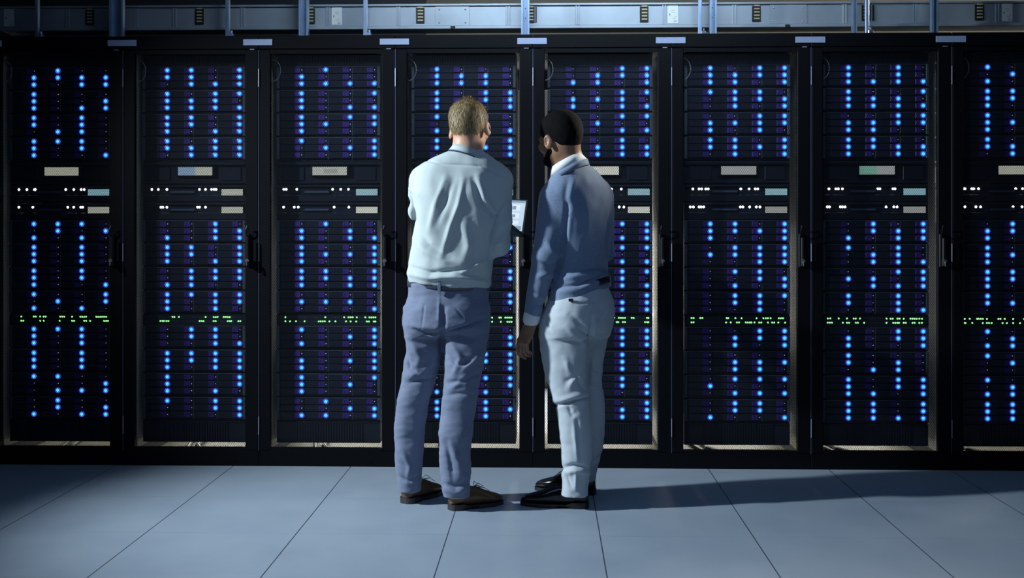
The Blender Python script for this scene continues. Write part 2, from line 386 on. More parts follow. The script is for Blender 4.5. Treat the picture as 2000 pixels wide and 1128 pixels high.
U1 = [[17,33,48,50,111,127,142,148],[17,30,47,112,124,136,141,145],[13,18,39,110,126,141],[15,30,36,110,118,140],[15,30,45,110,125,144],[17,29,34,42,47,110,126,138,143],[14,27,32,40,108,112,137,141],[5,9,22,26,35,106,119,140]]
U2 = [[17,45,115,127,141,145],[35,39,47,108,112,124],[13,34,42,113,142],[13,34,40,112,120,140],[14,33,42,112,140,149],[12,18,29,33,38,109,114,127,140,147],[11,15,36,40,45,124,139,145],[9,30,39,101,118,141]]
G1 = [[23,48,52,61,68,72,101,105,109,125,141,145,149,153,173,177,181,185,189,193],[59,63,72,125,141,145,149,161,165,169,173],[17,96,133,142,146,150,158,175,183,187,191,195],[20,30,60,90,158,172,175,184,188,192,196],[20,40,80,100,130,139,143,147,151,164,168,194,198],
      [14,18,31,35,82,85,99,111,140,153,158,162,167,183,187,191],[11,16,32,48,61,65,73,124,132,136,145,149,157,170,174,178,182,187,192],[5,17,31,34,38,42,50,72,76,84,100,121,130,150]]
G2 = [[23,27,61,68,100,125,129,149,153,161,189,193,197],[35,39,42,47,51,113,117,121,141,145,169,173,176,190,194],[17,26,38,55,83,87,91,95,104,116,137,146,157,178,182,192,195],[15,35,70,110,158,175,188,192,196],[25,50,60,90,135,138,147,151,190,194,198],
      [14,18,81,90,102,106,119,123,127,130,136,145,149,162,170,174,182,195],[11,15,19,40,48,52,65,69,81,124,137,141,145,148,157,161,174,178,187,192],[5,9,22,42,50,54,59,80,88,100,113,140,155]]
px2m = lambda p: max(.02, min(p/381.2, SRV_W-.02))
def dispunit(k, loc):
    r = empty('display_unit', loc, 'black unit with wide central display in ' + WHERE[k], 'display unit', 'units with a wide central display')
    h = 45/381.2; m = MB(); m.box(0, SRV_W, .014, .5, -45.9/381.2, -.0001); m.box(0, SRV_W, -.002, .014, -.020, -.003, b=.004)
    m.box(0, SRV_W, .002, .014, -h+.003, -h+.014, b=.003); m.box(.175, .375, -.001, .014, -.078, -.024, b=.003)
    m.box(.03, .14, .008, .014, -h+.02, -.03, b=.002); m.box(.41, .51, .008, .014, -h+.02, -.03, b=.002)
    m.build('chassis', M_server, r)
    mm = [M_lcdB, M_lcdBB, M_lcdB, M_lcdB, M_lcdW, M_lcdGr, M_lcdG, M_lcdB][k]
    f = MB().box(-.094, .094, -.0035, -.001, -.0265, .0265, b=.001).build('bezel', M_blackin, r, (.2755, 0, -.0505))
    d = MB().box(-.089, .089, -.0045, -.0036, -.0215, .0215).build('display', mm, f)
    if k == 2:
        MB().box(-.03, .04, -.0052, -.0046, -.012, .012, b=.0002).build('picture', mat('screen_picture', (.2, .2, .2), .5, emit=(.33, .35, .32), es=.7), f)
    return r
def appliance(k, n, loc):
    r = empty('network_appliance', loc, ('upper' if n == 0 else 'lower') + ' flat unit with white lights in ' + WHERE[k], 'network appliance', 'flat units with white lights')
    h = 34/381.2; m = MB(); m.box(0, SRV_W, .012, .5, -34.9/381.2, -.0001); m.box(.0, SRV_W, -.002, .012, -.0125, -.002, b=.0035)
    m.box(.14, .275, .004, .012, -.043, -.030, b=.002); m.box(.135, .28, .008, .012, -.048, -.026)
    m.box(.0, SRV_W, .006, .012, -h+.002, -.053, b=.002)
    m.build('chassis', M_server, r)
    MB().box(.145, .27, .002, .004, -.041, -.032).build('disc_slot', mat('slate_slot', (.06, .09, .16), .4), r)
    d = MB().box(-.057, .057, .004, .011, -.0185, .0185, b=.001).build('bezel', M_blackin, r, (.4665, 0, -.0385))
    mm = (M_lcdB if k == 1 else M_lcdC) if n == 0 else (M_lcdGr if k in (5, 6) else M_lcdB if k in (0, 1) else M_lcdW)
    MB().box(-.0555, .0555, .0025, .0038, -.0165, .0165).build('display', mm, d)
    for p in (U1, U2)[n][k]:
        MB().dome(0, 0, 0, .0062, .004, 12, 3).build('indicator_light', M_white_led, r, (px2m(p), .0105, -.0235))
    return r
def switch(k, loc):
    r = empty('network_switch', loc, 'switch with two rows of green lights in ' + WHERE[k], 'network switch', 'switches with green lights')
    h = 19.5/381.2; m = MB(); m.box(0, SRV_W, .004, .5, -21.9/381.2, -.0001); m.box(0, .015, 0, .004, -h, -.001); m.box(SRV_W-.015, SRV_W, 0, .004, -h, -.001)
    for q in range(44):
        for z in (-.0125, -.034): m.dome(.022+.0113*q, z, .004, .0017, .0006, 8, 1, mi=1)
    m.build('chassis', [M_server, M_green_off], r)
    for row, z in ((G1[k], -.0125), (G2[k], -.034)):
        for p in row: MB().dome(0, 0, 0, .0046, .0022, 10, 2).build('indicator_light', M_green_led, r, (px2m(p), .0035, z))
    return r
def vent(k, top, loc, h):
    r = empty('vent_panel', loc, ('upper' if top else 'lower') + ' black slotted blanking panel in ' + WHERE[k], 'panel', 'slotted blanking panels')
    m = MB(); m.box(0, SRV_W, .006, .3, -h, -.0001); m.box(0, SRV_W, 0, .006, -.006, -.001, b=.001); m.box(0, SRV_W, 0, .006, -h, -h+.006, b=.001)
    for q in range(26): m.box(.10+.0135*q, .106+.0135*q, 0, .006, -h+.006, -.006)
    m.build('slotted_plate', M_server, r); return r
for k, x in enumerate(RX):
    sx = x+SRV_L-.0
    for i, ty in enumerate(TOPS):
        lab = 'storage server, %s of the %s four, in %s' % (ORD[i % 4], BLK[i//4], WHERE[k])
        server(lab, 'twelve-bay storage servers', LEDS[k][i], (sx, SRV_Y, zs(ty)))
    dispunit(k, (sx, SRV_Y, zs(314)))
    appliance(k, 0, (sx, SRV_Y, zs(360))); appliance(k, 1, (sx, SRV_Y, zs(395)))
    switch(k, (sx, SRV_Y, zs(615.5)))
    vent(k, True, (sx, SRV_Y, zs(105)), 22/381.2); vent(k, False, (sx, SRV_Y, zs(824.6)), 42/381.2)

# ------------------------------------------------------------------ busway and struts above the racks
DY = .32
zt, zb = 2.408, 2.272
duct = empty('busway', (0, DY, 0), 'long grey metal busway running above the whole rack row', 'busway')
m = MB(); m.box(-3.6, 3.6, 0, .12, zb+.02, zt-.012, b=.001)
m.box(-3.6, 3.6, -.018, .13, zb, zb+.018, b=.003); m.box(-3.6, 3.6, -.012, .13, zt-.012, zt, b=.002)
m.build('housing', M_duct, duct)
def dx(px): return at(px, 30, DY).x
for px in (132, 341, 474, 641, 778, 992, 1128, 1297, 1434, 1650, 1786, 1948):
    MB().box(-.011, -.003, -.006, 0, zb+.02, zt-.012, b=.001).box(.003, .011, -.006, 0, zb+.02, zt-.012, b=.001).build('rib', M_duct, duct, (dx(px), 0, 0))
for a, b in ((205, 270), (850, 917), (1503, 1576)):
    xa, xb = dx(a), dx(b)
    MB().box(xa, xb, -.005, 0, zb+.02, zt-.014, b=.001).build('joint_cover', M_duct, duct)
    for xx in (xa+.022, xb-.022):
        for z in (zb+.035, zt-.03): MB().dome(xx, z, -.005, .005, .003, 10, 2).build('rivet', M_lock, duct)
for px in (176, 390, 607, 821, 1036, 1258, 1477, 1691, 1912):
    v = MB().box(-.0225, .0225, -.007, 0, zb+.034, zt-.020).build('tap_opening', mat('black_plastic', (.003, .003, .003), .6), duct, (dx(px), 0, 0))
    for q in range(5):
        z = zb+.044+.0172*q; MB().box(-.013, .016, -.012, -.007, z, z+.008).build('contact_bar', M_brass, v)
for px in (18, 658, 1314, 1967):
    v = MB().box(-.0275, .0275, -.0015, 0, zb+.028, zt-.014).build('sticker', M_stick, duct, (dx(px), -.0005, 0))
    mk = MB().box(-.019, -.014, -.0022, -.0016, zb+.068, zb+.078)
    for (a, b, c, d) in ((.004, .02, .034, .0365), (.004, .02, .04, .0415), (-.006, .01, .085, .0865), (-.01, .012, .095, .0965), (.012, .02, .06, .0615), (.0, .015, .052, .0535)): mk.box(a, b, -.0022, -.0016, zb+c, zb+d)
    mk.build('print', M_ink, v)
for px in (1047, 1705): MB().box(-.0035, .0035, -.007, 0, zb+.036, zt-.02).build('dark_slot', MATS['black_plastic'], duct, (dx(px), 0, 0))
for px in (885, 1537): MB().box(-.013, .013, -.02, -.016, zb+.001, zb+.014).build('dark_clip', MATS['black_plastic'], duct, (dx(px), 0, 0))
STRUTS = [(229, 27, 'wide'), (594, 18, 'wide'), (1026, 16, 'wide'), (1392, 13, 'wide'), (1668, 8, 'wide'), (1824, 12, 'wide'),
          (73, 7, 'thin'), (445, 8, 'thin'), (714, 8, 'thin'), (1367, 7, 'thin'), (1693, 7, 'thin')]
LS = {229: 'broad steel strut above the joint left of the second rack', 594: 'broad steel strut above the third rack from the left', 1026: 'broad steel strut above the joint between the two men',
      1392: 'broad steel strut above the third rack from the right', 1668: 'bright narrow strut above the second rack from the right', 1824: 'steel strut above the joint nearest the right edge',
      73: 'thin hanger rod with clamp above the leftmost rack', 445: 'thin hanger with clamp above the second rack from the left', 714: 'thin hanger with clamp above the third rack, beside the blond man\'s rack',
      1367: 'thin hanger with clamp just left of a broad strut right of the men', 1693: 'thin hanger with clamp right of the bright narrow strut'}
for px, wd, kind in STRUTS:
    Ys = .19; x = at(px, 60, Ys).x; hw = wd/2/374; r = empty('support_strut' if kind == 'wide' else 'hanger_rod', (x, Ys, ZTOP-.002), LS[px], 'strut' if kind == 'wide' else 'hanger', 'struts holding the busway')
    if kind == 'wide':
        m = MB(); m.box(-hw, -hw+.004, -.02, .02, 0, 1.09); m.box(hw-.004, hw, -.02, .02, 0, 1.09); m.box(-hw, hw, .016, .02, 0, 1.09)
        m.box(-hw, -hw+.009, -.022, -.018, 0, 1.09); m.box(hw-.009, hw, -.022, -.018, 0, 1.09)
        m.build('channel', M_strut, r); MB().box(-hw-.004, hw+.004, -.028, .03, 0, .006, b=.001).build('foot', M_strut, r)
        if wd > 12:
            for z in (.03, .12, .17): MB().dome(0, z, .016, .004, .003, 8, 2).build('bolt', M_lock, r)
    else:
        MB().box(-hw, hw, -.012, .012, .02, 1.09, b=.002).build('rod', M_strut, r)
        MB().box(-.022, .008, -.02, .02, 0, .03, b=.002).build('foot', M_strut, r)
        MB().box(.004, .030, -.016, .016, .028, .046, b=.003).tube([(.02, 0, .02), (.02, 0, .06)], .006, 8).build('clamp', M_lock if px in (1367, 1693) else M_strut, r)

# ------------------------------------------------------------------ implicit surfaces for people
def smin(a, b, k): 
    if k <= 0: return np.minimum(a, b)
    h = np.clip(.5+.5*(b-a)/k, 0, 1); return b*(1-h)+a*h-k*h*(1-h)
class Field:
    def __init__(s, lo, hi, h):
        s.lo = np.array(lo, float); s.h = h; s.n = np.ceil((np.array(hi)-s.lo)/h).astype(int)+1
        s.V = np.full(tuple(s.n), .08, dtype=np.float32)
    def block(s, lo, hi, pad):
        a = np.maximum(0, np.floor((np.array(lo)-pad-s.lo)/s.h).astype(int)); b = np.minimum(s.n, np.ceil((np.array(hi)+pad-s.lo)/s.h).astype(int)+1)
        if (b <= a).any(): return None
        ax = [s.lo[i]+s.h*np.arange(a[i], b[i]) for i in range(3)]
        return tuple(slice(a[i], b[i]) for i in range(3)), np.meshgrid(*ax, indexing='ij')
    def add(s, fn, lo, hi, k=.02, mode='u'):
        r = s.block(lo, hi, .03+k)
        if r is None: return
        sl, (X, Y, Z) = r; d = fn(X, Y, Z); v = s.V[sl]
        if mode == 'u': s.V[sl] = smin(v, d, k)
        elif mode == 's': s.V[sl] = -smin(-v, d, k)
        elif mode == 'i': s.V[:] = .08; s.V[sl] = np.maximum(v, d)
    def cone(s, a, b, ra, rb, k=.02, mode='u'):
        a = np.array(a, float); b = np.array(b, float); L = b-a; l2 = max(L.dot(L), 1e-9); R = max(ra, rb)
        def fn(X, Y, Z):
            px, py, pz = X-a[0], Y-a[1], Z-a[2]; t = np.clip((px*L[0]+py*L[1]+pz*L[2])/l2, 0, 1)
            return np.sqrt((px-t*L[0])**2+(py-t*L[1])**2+(pz-t*L[2])**2)-(ra+(rb-ra)*t)
        s.add(fn, np.minimum(a, b)-R, np.maximum(a, b)+R, k, mode)
    def ell(s, c, r, R=None, k=.02, mode='u'):
        c = np.array(c, float); r = np.array(r, float); R = np.eye(3) if R is None else R; m = max(r)
        def fn(X, Y, Z):
            q = [X-c[0], Y-c[1], Z-c[2]]; l = [sum(R[j, i]*q[j] for j in range(3)) for i in range(3)]
            n0 = np.sqrt(sum((l[i]/r[i])**2 for i in range(3)))+1e-9; n1 = np.sqrt(sum((l[i]/r[i]**2)**2 for i in range(3)))+1e-9
            return n0*(n0-1)/n1
        s.add(fn, c-m, c+m, k, mode)
    def loft(s, rings, k=.02, yaw=0, e=2.3, mode='u', tilt=None):
        """rings: (z, cx, cy, hx, hy) top to bottom or bottom to top; rounded caps"""
        R = sorted(rings); z = np.array([q[0] for q in R]); P = [np.array([q[i] for q in R]) for i in range(1, 5)]
        def sm(Z, p):
            return np.interp(Z, zz, cr(p))
        zz = np.linspace(z[0], z[-1], 80)
        def cr(p):                                 # smoothed interpolation
            v = np.interp(zz, z, p); kern = np.array([1, 2, 3, 2, 1])/9; vp = np.pad(v, 2, mode='edge'); return np.convolve(vp, kern, 'valid')
        ca, sa = math.cos(yaw), math.sin(yaw)
        def fn(X, Y, Z):
            cx, cy, hx, hy = [sm(Z, p) for p in P]; dx_, dy_ = X-cx, Y-cy; u = dx_*ca+dy_*sa; v = -dx_*sa+dy_*ca
            n = (np.abs(u/hx)**e+np.abs(v/hy)**e)**(1/e)
            rad = np.sqrt(u*u+v*v)+1e-6; d = rad*(1-1/np.maximum(n, 1e-3)); d = np.where(n < .3, -.05, d)
            ztop = Z-z[-1] if tilt is None else Z-(z[-1]+tilt[1]*(X-cx)); zbot = z[0]-Z if tilt is None else (z[0]+tilt[0]*(X-cx))-Z
            return np.maximum(d, np.maximum(ztop, zbot))
        mx = max(max(P[2]), max(P[3])); lo = (min(P[0])-mx, min(P[1])-mx, z[0]); hi = (max(P[0])+mx, max(P[1])+mx, z[-1])
        s.add(fn, lo, hi, k, mode)
    def mesh(s):
        V = s.V; S_ = V < 0; nx, ny, nz = V.shape
        c = sum(S_[i:nx-1+i, j:ny-1+j, k:nz-1+k].astype(np.int8) for i in (0, 1) for j in (0, 1) for k in (0, 1))
        act = np.argwhere((c > 0) & (c < 8)); idx = -np.ones((nx-1, ny-1, nz-1), dtype=np.int64); idx[tuple(act.T)] = np.arange(len(act))
        pos = np.zeros((len(act), 3)); cnt = np.zeros(len(act))
        for ax in range(3):
            o1, o2 = [q for q in range(3) if q != ax]
            for a in (0, 1):
                for b in (0, 1):
                    p0 = act.copy(); p0[:, o1] += a; p0[:, o2] += b; p1 = p0.copy(); p1[:, ax] += 1
                    v0 = V[tuple(p0.T)].astype(float); v1 = V[tuple(p1.T)].astype(float); m_ = (v0 < 0) != (v1 < 0)
                    t = v0[m_]/(v0[m_]-v1[m_]); q = p0[m_].astype(float); q[:, ax] += t; pos[m_] += q; cnt[m_] += 1
        pos = s.lo+s.h*pos/cnt[:, None]; faces = []
        for ax in range(3):
            o1, o2 = [(1, 2), (2, 0), (0, 1)][ax]; sl0 = [slice(None)]*3; sl1 = [slice(None)]*3; sl0[ax] = slice(0, -1); sl1[ax] = slice(1, None)
            ch_ = S_[tuple(sl0)] != S_[tuple(sl1)]; e_ = np.argwhere(ch_)
            e_ = e_[(e_[:, o1] > 0) & (e_[:, o2] > 0) & (e_[:, o1] < V.shape[o1]-1) & (e_[:, o2] < V.shape[o2]-1)]
            ins = S_[tuple(e_.T)]; q = []
            for a, b in ((0, 0), (1, 0), (1, 1), (0, 1)):
                p = e_.copy(); p[:, o1] -= a; p[:, o2] -= b; q.append(idx[tuple(p.T)])
            q = np.stack(q, 1); q[~ins] = q[~ins][:, ::-1]; faces.append(q)
        return pos, np.concatenate(faces)
def vnormals(v, f):
    a, b, c, d = v[f[:, 0]], v[f[:, 1]], v[f[:, 2]], v[f[:, 3]]; n = np.cross(c-a, d-b); N = np.zeros_like(v)
    for i in range(4): np.add.at(N, f[:, i], n)
    return N/(np.linalg.norm(N, axis=1)[:, None]+1e-12)
def relax(v, f, it=2, lam=.5):
    for _ in range(it):
        acc = np.zeros_like(v); cnt = np.zeros(len(v))
        for i in range(4):
            j = (i+1) % 4; np.add.at(acc, f[:, i], v[f[:, j]]); np.add.at(acc, f[:, j], v[f[:, i]]); np.add.at(cnt, f[:, i], 1); np.add.at(cnt, f[:, j], 1)
        v = v+lam*(acc/np.maximum(cnt, 1)[:, None]-v)
    return v
def seg_dist(px, py, pts):
    best = np.full(px.shape, 1e9); side = np.zeros(px.shape)
    for (x0, y0), (x1, y1) in zip(pts[:-1], pts[1:]):
        dx_, dy_ = x1-x0, y1-y0; t = np.clip(((px-x0)*dx_+(py-y0)*dy_)/(dx_*dx_+dy_*dy_+1e-9), 0, 1)
        d = np.hypot(px-x0-t*dx_, py-y0-t*dy_); best = np.minimum(best, d)
    return best
def cloth(name, fld, m, parent, folds=(), wrinkle=(), it=2, gain=1.5):
    """folds: (amplitude m, width px, [(px,py)...]); wrinkle: (amplitude, (sx,sy,sz))"""
    v, f = fld.mesh(); v = relax(v, f, it); n = vnormals(v, f)
    px, py = to_px(v); wgt = np.clip((.5-n[:, 1])/.5, 0, 1); d = np.zeros(len(v))
    for amp, wd, pts in folds:
        amp *= gain
        L = [math.hypot(p[0]-q[0], p[1]-q[1]) for p, q in zip(pts[:-1], pts[1:])]; tot = sum(L)
        dist = seg_dist(px, py, pts); fall = np.exp(-(dist/wd)**2)
        e0 = np.hypot(px-pts[0][0], py-pts[0][1]); e1 = np.hypot(px-pts[-1][0], py-pts[-1][1])
        taper = np.clip(np.minimum(e0, e1)/(tot*.35+1), 0, 1)**.7*.8+.2
        d += amp*fall*taper*wgt
    for amp, sc in wrinkle:
        d += amp*np.array([noise.noise(Vector((p[0]*sc[0], p[1]*sc[1], p[2]*sc[2]))) for p in v])
    v = v+n*d[:, None]; v = relax(v, f, 1, .3)
    o = mesh_obj(name, v.tolist(), f.tolist(), m, None, True); 
    if parent: o.parent = parent; o.matrix_parent_inverse = parent.matrix_world.inverted() if False else Matrix.Translation(-Vector(parent.location))
    return o
def attach(o, parent): o.parent = parent; o.matrix_parent_inverse = Matrix.Translation(-Vector(parent.location)); return o
def rings_px(rows, e=0):
    """rows: (py, left px, right px, Y centre, half depth) -> (z,cx,cy,hx,hy)"""
    out = []
    for py, l, r, Y, hy in rows:
        a, b = at(l, py, Y), at(r, py, Y); out.append((a.z, (a.x+b.x)/2, Y, (b.x-a.x)/2, hy))
    return out
def frame(yaw, pitch=0, roll=0):
    """columns = local x,y(face),z axes. yaw>0 turns the face to the left (-x)"""
    m_ = Matrix.Rotation(yaw, 3, 'Z') @ Matrix.Rotation(-pitch, 3, 'X') @ Matrix.Rotation(roll, 3, 'Y'); return np.array(m_)
def head(fld, c, R, scale=1.0):
    T = lambda p: np.array(c)+scale*(R @ np.array(p, float))
    E = lambda p, r, k=.02, mode='u', RR=None: fld.ell(T(p), np.array(r)*scale, R if RR is None else R @ RR, k, mode)
    E((0, -.012, .004), (.074, .096, .092)); [E((q*.020, -.016, .030), (.050, .076, .058)) for q in (1, -1)]; E((0, .036, -.05), (.056, .062, .082)); E((0, .074, -.112), (.024, .022, .020), .03)
    for s_ in (1, -1):
        E((s_*.045, .008, -.082), (.020, .030, .028), .03); E((s_*.038, .078, -.045), (.022, .018, .02), .02)
        E((s_*.031, .098, -.012), (.015, .010, .010), .008, 's')
        Re = frame(s_*-.6, 0, s_*-.12)
        E((s_*.087, -.006, -.031), (.0085, .021, .035), .006, 'u', Re); E((s_*.095, .000, -.027), (.006, .010, .019), .004, 's', Re)
        fld.cone(T((s_*.012, .092, -.004)), T((s_*.045, .082, -.006)), .009*scale, .007*scale, .012)
    fld.cone(T((0, .098, -.01)), T((0, .118, -.052)), .008*scale, .012*scale, .01)
    fld.cone(T((-.018, .094, -.079)), T((.018, .094, -.079)), .007*scale, .007*scale, .006); fld.cone(T((-.015, .093, -.089)), T((.015, .093, -.089)), .007*scale, .007*scale, .004)
    return T
def hand(fld, wrist, f, n, curl=(.5, .6, .7, .75), thumb_side=1, scale=1.0, thumb_curl=.4):
    """f: wrist->knuckles, n: back of the hand normal; the thumb leaves on side s = thumb_side * (f x n)"""
    f = np.array(f, float); f /= np.linalg.norm(f); n = np.array(n, float); n -= f*n.dot(f); n /= np.linalg.norm(n); s_ = np.cross(f, n)*thumb_side; w_ = np.array(wrist, float)
    P = lambda a, b, c: w_+scale*(f*a+s_*b+n*c)
    fld.cone(P(-.02, 0, 0), P(.02, 0, 0), .026*scale, .026*scale, .02)
    R = np.stack([f, s_, n], 1); fld.ell(P(.048, 0, 0), np.array((.048, .039, .016))*scale, R, .012)
    for i, (b, L) in enumerate(zip((.028, .010, -.009, -.027), ((.042, .026, .020), (.046, .029, .021), (.042, .027, .020), (.034, .021, .018)))):
        p = P(.088-.004*abs(i-1), b, .003); fld.cone(P(.05, b*.8, 0), p, .011*scale, .0105*scale, .006); a = .25*curl[i]; rr = [.0098, .0090, .0082, .0072]
        rr = [q*scale*(1 if i < 3 else .88) for q in rr]
        for j, l in enumerate(L):
            a += curl[i]*(.55 if j == 0 else .75); q = p+scale*l*(f*math.cos(a)-n*math.sin(a)+s_*b*.5); fld.cone(p, q, rr[j], rr[j+1], .003); p = q
    p0 = P(.018, .026, -.004); p1 = P(.048, .046, -.014-.01*thumb_curl); p2 = P(.078, .048-.012*thumb_curl, -.024-.02*thumb_curl); p3 = P(.100, .040-.02*thumb_curl, -.032-.03*thumb_curl)
    fld.cone(p0, p1, .016*scale, .0125*scale, .012); fld.cone(p1, p2, .0118*scale, .0102*scale, .004); fld.cone(p2, p3, .0102*scale, .008*scale, .003)
    return P
def skin_obj(fld, m, parent, it=1):
    v, f = fld.mesh(); v = relax(v, f, it, .4); return attach(mesh_obj('body', v.tolist(), f.tolist(), m, None, True), parent)

def hair_mat(name, c1, c2, rough):
    m = bpy.data.materials.new(name); m.use_nodes = True; nt = m.node_tree; b = nt.nodes['Principled BSDF']; b.inputs['Roughness'].default_value = rough; b.inputs['Specular IOR Level'].default_value = .25 if rough < .8 else .12
    tc = nt.nodes.new('ShaderNodeTexCoord'); n = nt.nodes.new('ShaderNodeTexNoise'); n.inputs['Scale'].default_value = 60; n.inputs['Detail'].default_value = 5
    mp = nt.nodes.new('ShaderNodeMapping'); mp.inputs['Scale'].default_value = (1, 1, .35)
    nt.links.new(tc.outputs['Object'], mp.inputs[0]); nt.links.new(mp.outputs[0], n.inputs[0]); r = nt.nodes.new('ShaderNodeValToRGB'); r.color_ramp.elements[0].position = .35; r.color_ramp.elements[1].position = .7
    r.color_ramp.elements[0].color = (*c1, 1); r.color_ramp.elements[1].color = (*c2, 1); nt.links.new(n.outputs[0], r.inputs[0]); nt.links.new(r.outputs[0], b.inputs['Base Color'])
    return m
def hair(parent, c, R, m, scale, grow, strands, length, slope=.9, z0=-.02, seed=1, bumpy=.0015, res=.004):
    c = np.array(c); fld = Field(c-.16, c+.16, res); T = lambda p: c+scale*(R @ np.array(p, float))
    fld.ell(T((0, -.014, .004)), (np.array((.0755, .0975, .092))+grow)*scale, R, 0)
    for q in (1, -1): fld.ell(T((q*.018, -.017, .031)), (np.array((.051, .077, .060))+grow)*scale, R, .02)
    ax = R.T
    def cut(X, Y, Z):
        q = [X-c[0], Y-c[1], Z-c[2]]; lx, ly, lz = [sum(ax[i, j]*q[j] for j in range(3))/scale for i in range(3)]
        side = np.clip((np.abs(lx)-.05)/.03, 0, 1)*.02*(ly < .02)
        return ((z0+slope*ly+side-.035*np.exp(-(ly+.02)**2/.0009)*0)-lz)*.75
    fld.V = np.maximum(fld.V, cut(*np.meshgrid(*[fld.lo[i]+fld.h*np.arange(fld.n[i]) for i in range(3)], indexing='ij')))
    v, f = fld.mesh(); v = relax(v, f, 2); n = vnormals(v, f)
    v = v+n*(bumpy*np.array([noise.noise(Vector((p[0]*90, p[1]*90, p[2]*40))) for p in v]))[:, None]
    V = v.tolist(); Fc = f.tolist(); nb = len(Fc); rng = random.Random(seed); down = np.array([0, 0, -1.0])
    if strands:
        cand = [i for i in range(len(v)) if np.linalg.norm(v[i]-c) > .06 and n[i][2] > -.6]
        for _ in range(strands):
            i = rng.choice(cand); p = v[i]+np.array([rng.uniform(-1, 1) for _ in range(3)])*.003; nn = n[i]
            swirl = np.cross(nn, [0, 0, 1])*rng.uniform(-.3, .45)
            t = down-nn*down.dot(nn)+swirl+nn*rng.uniform(.05, .25); t /= np.linalg.norm(t)+1e-9; sd = np.cross(t, nn); sd /= np.linalg.norm(sd)+1e-9
            L = length*rng.uniform(.6, 1.2); wv = .0007; b = len(V)
            V += [(p-sd*wv-nn*.001).tolist(), (p+sd*wv-nn*.001).tolist(), (p+t*L*.6+sd*wv*.8).tolist(), (p+t*L*.6-sd*wv*.8).tolist(), (p+t*L-nn*L*.15).tolist()]
            Fc += [[b, b+1, b+2, b+3], [b+3, b+2, b+4]]
    o = mesh_obj('hair', V, Fc, m, None, True)
    if strands:
        mi = [0]*nb
        for _ in range(strands): q = rng.choice((0, 1, 1, 2)); mi += [q, q]
        o.data.materials.append(mat('light_hair_strand', (.46, .36, .20), .5)); o.data.materials.append(mat('dark_hair_strand', (.15, .10, .05), .6)); o.data.polygons.foreach_set('material_index', mi)
    return attach(o, parent)
def eyes(parent, T, R):
    for s_ in (1, -1):
        c = Vector(T((s_*.031, .083, -.012))); fw = Vector(R[:, 1]); up = Vector(R[:, 2]); rt = Vector(R[:, 0]); V = []; Fs = []; mi = []
        N, Mr = 14, 9
        for i in range(Mr+1):
            a = PI*i/Mr
            for k in range(N):
                b = 2*PI*k/N; V.append(c+.0118*(fw*math.cos(a)+math.sin(a)*(rt*math.cos(b)+up*math.sin(b))))
        for i in range(Mr):
            for k in range(N): Fs.append((i*N+k, i*N+(k+1) % N, (i+1)*N+(k+1) % N, (i+1)*N+k)); mi.append(1 if i < 2 else 0)
        o = mesh_obj('eye', V, Fs, [mat('eye_white', (.75, .73, .7), .2), mat('dark_iris', (.03, .05, .06), .15)], None, True)
        o.data.polygons.foreach_set('material_index', mi); attach(o, parent)

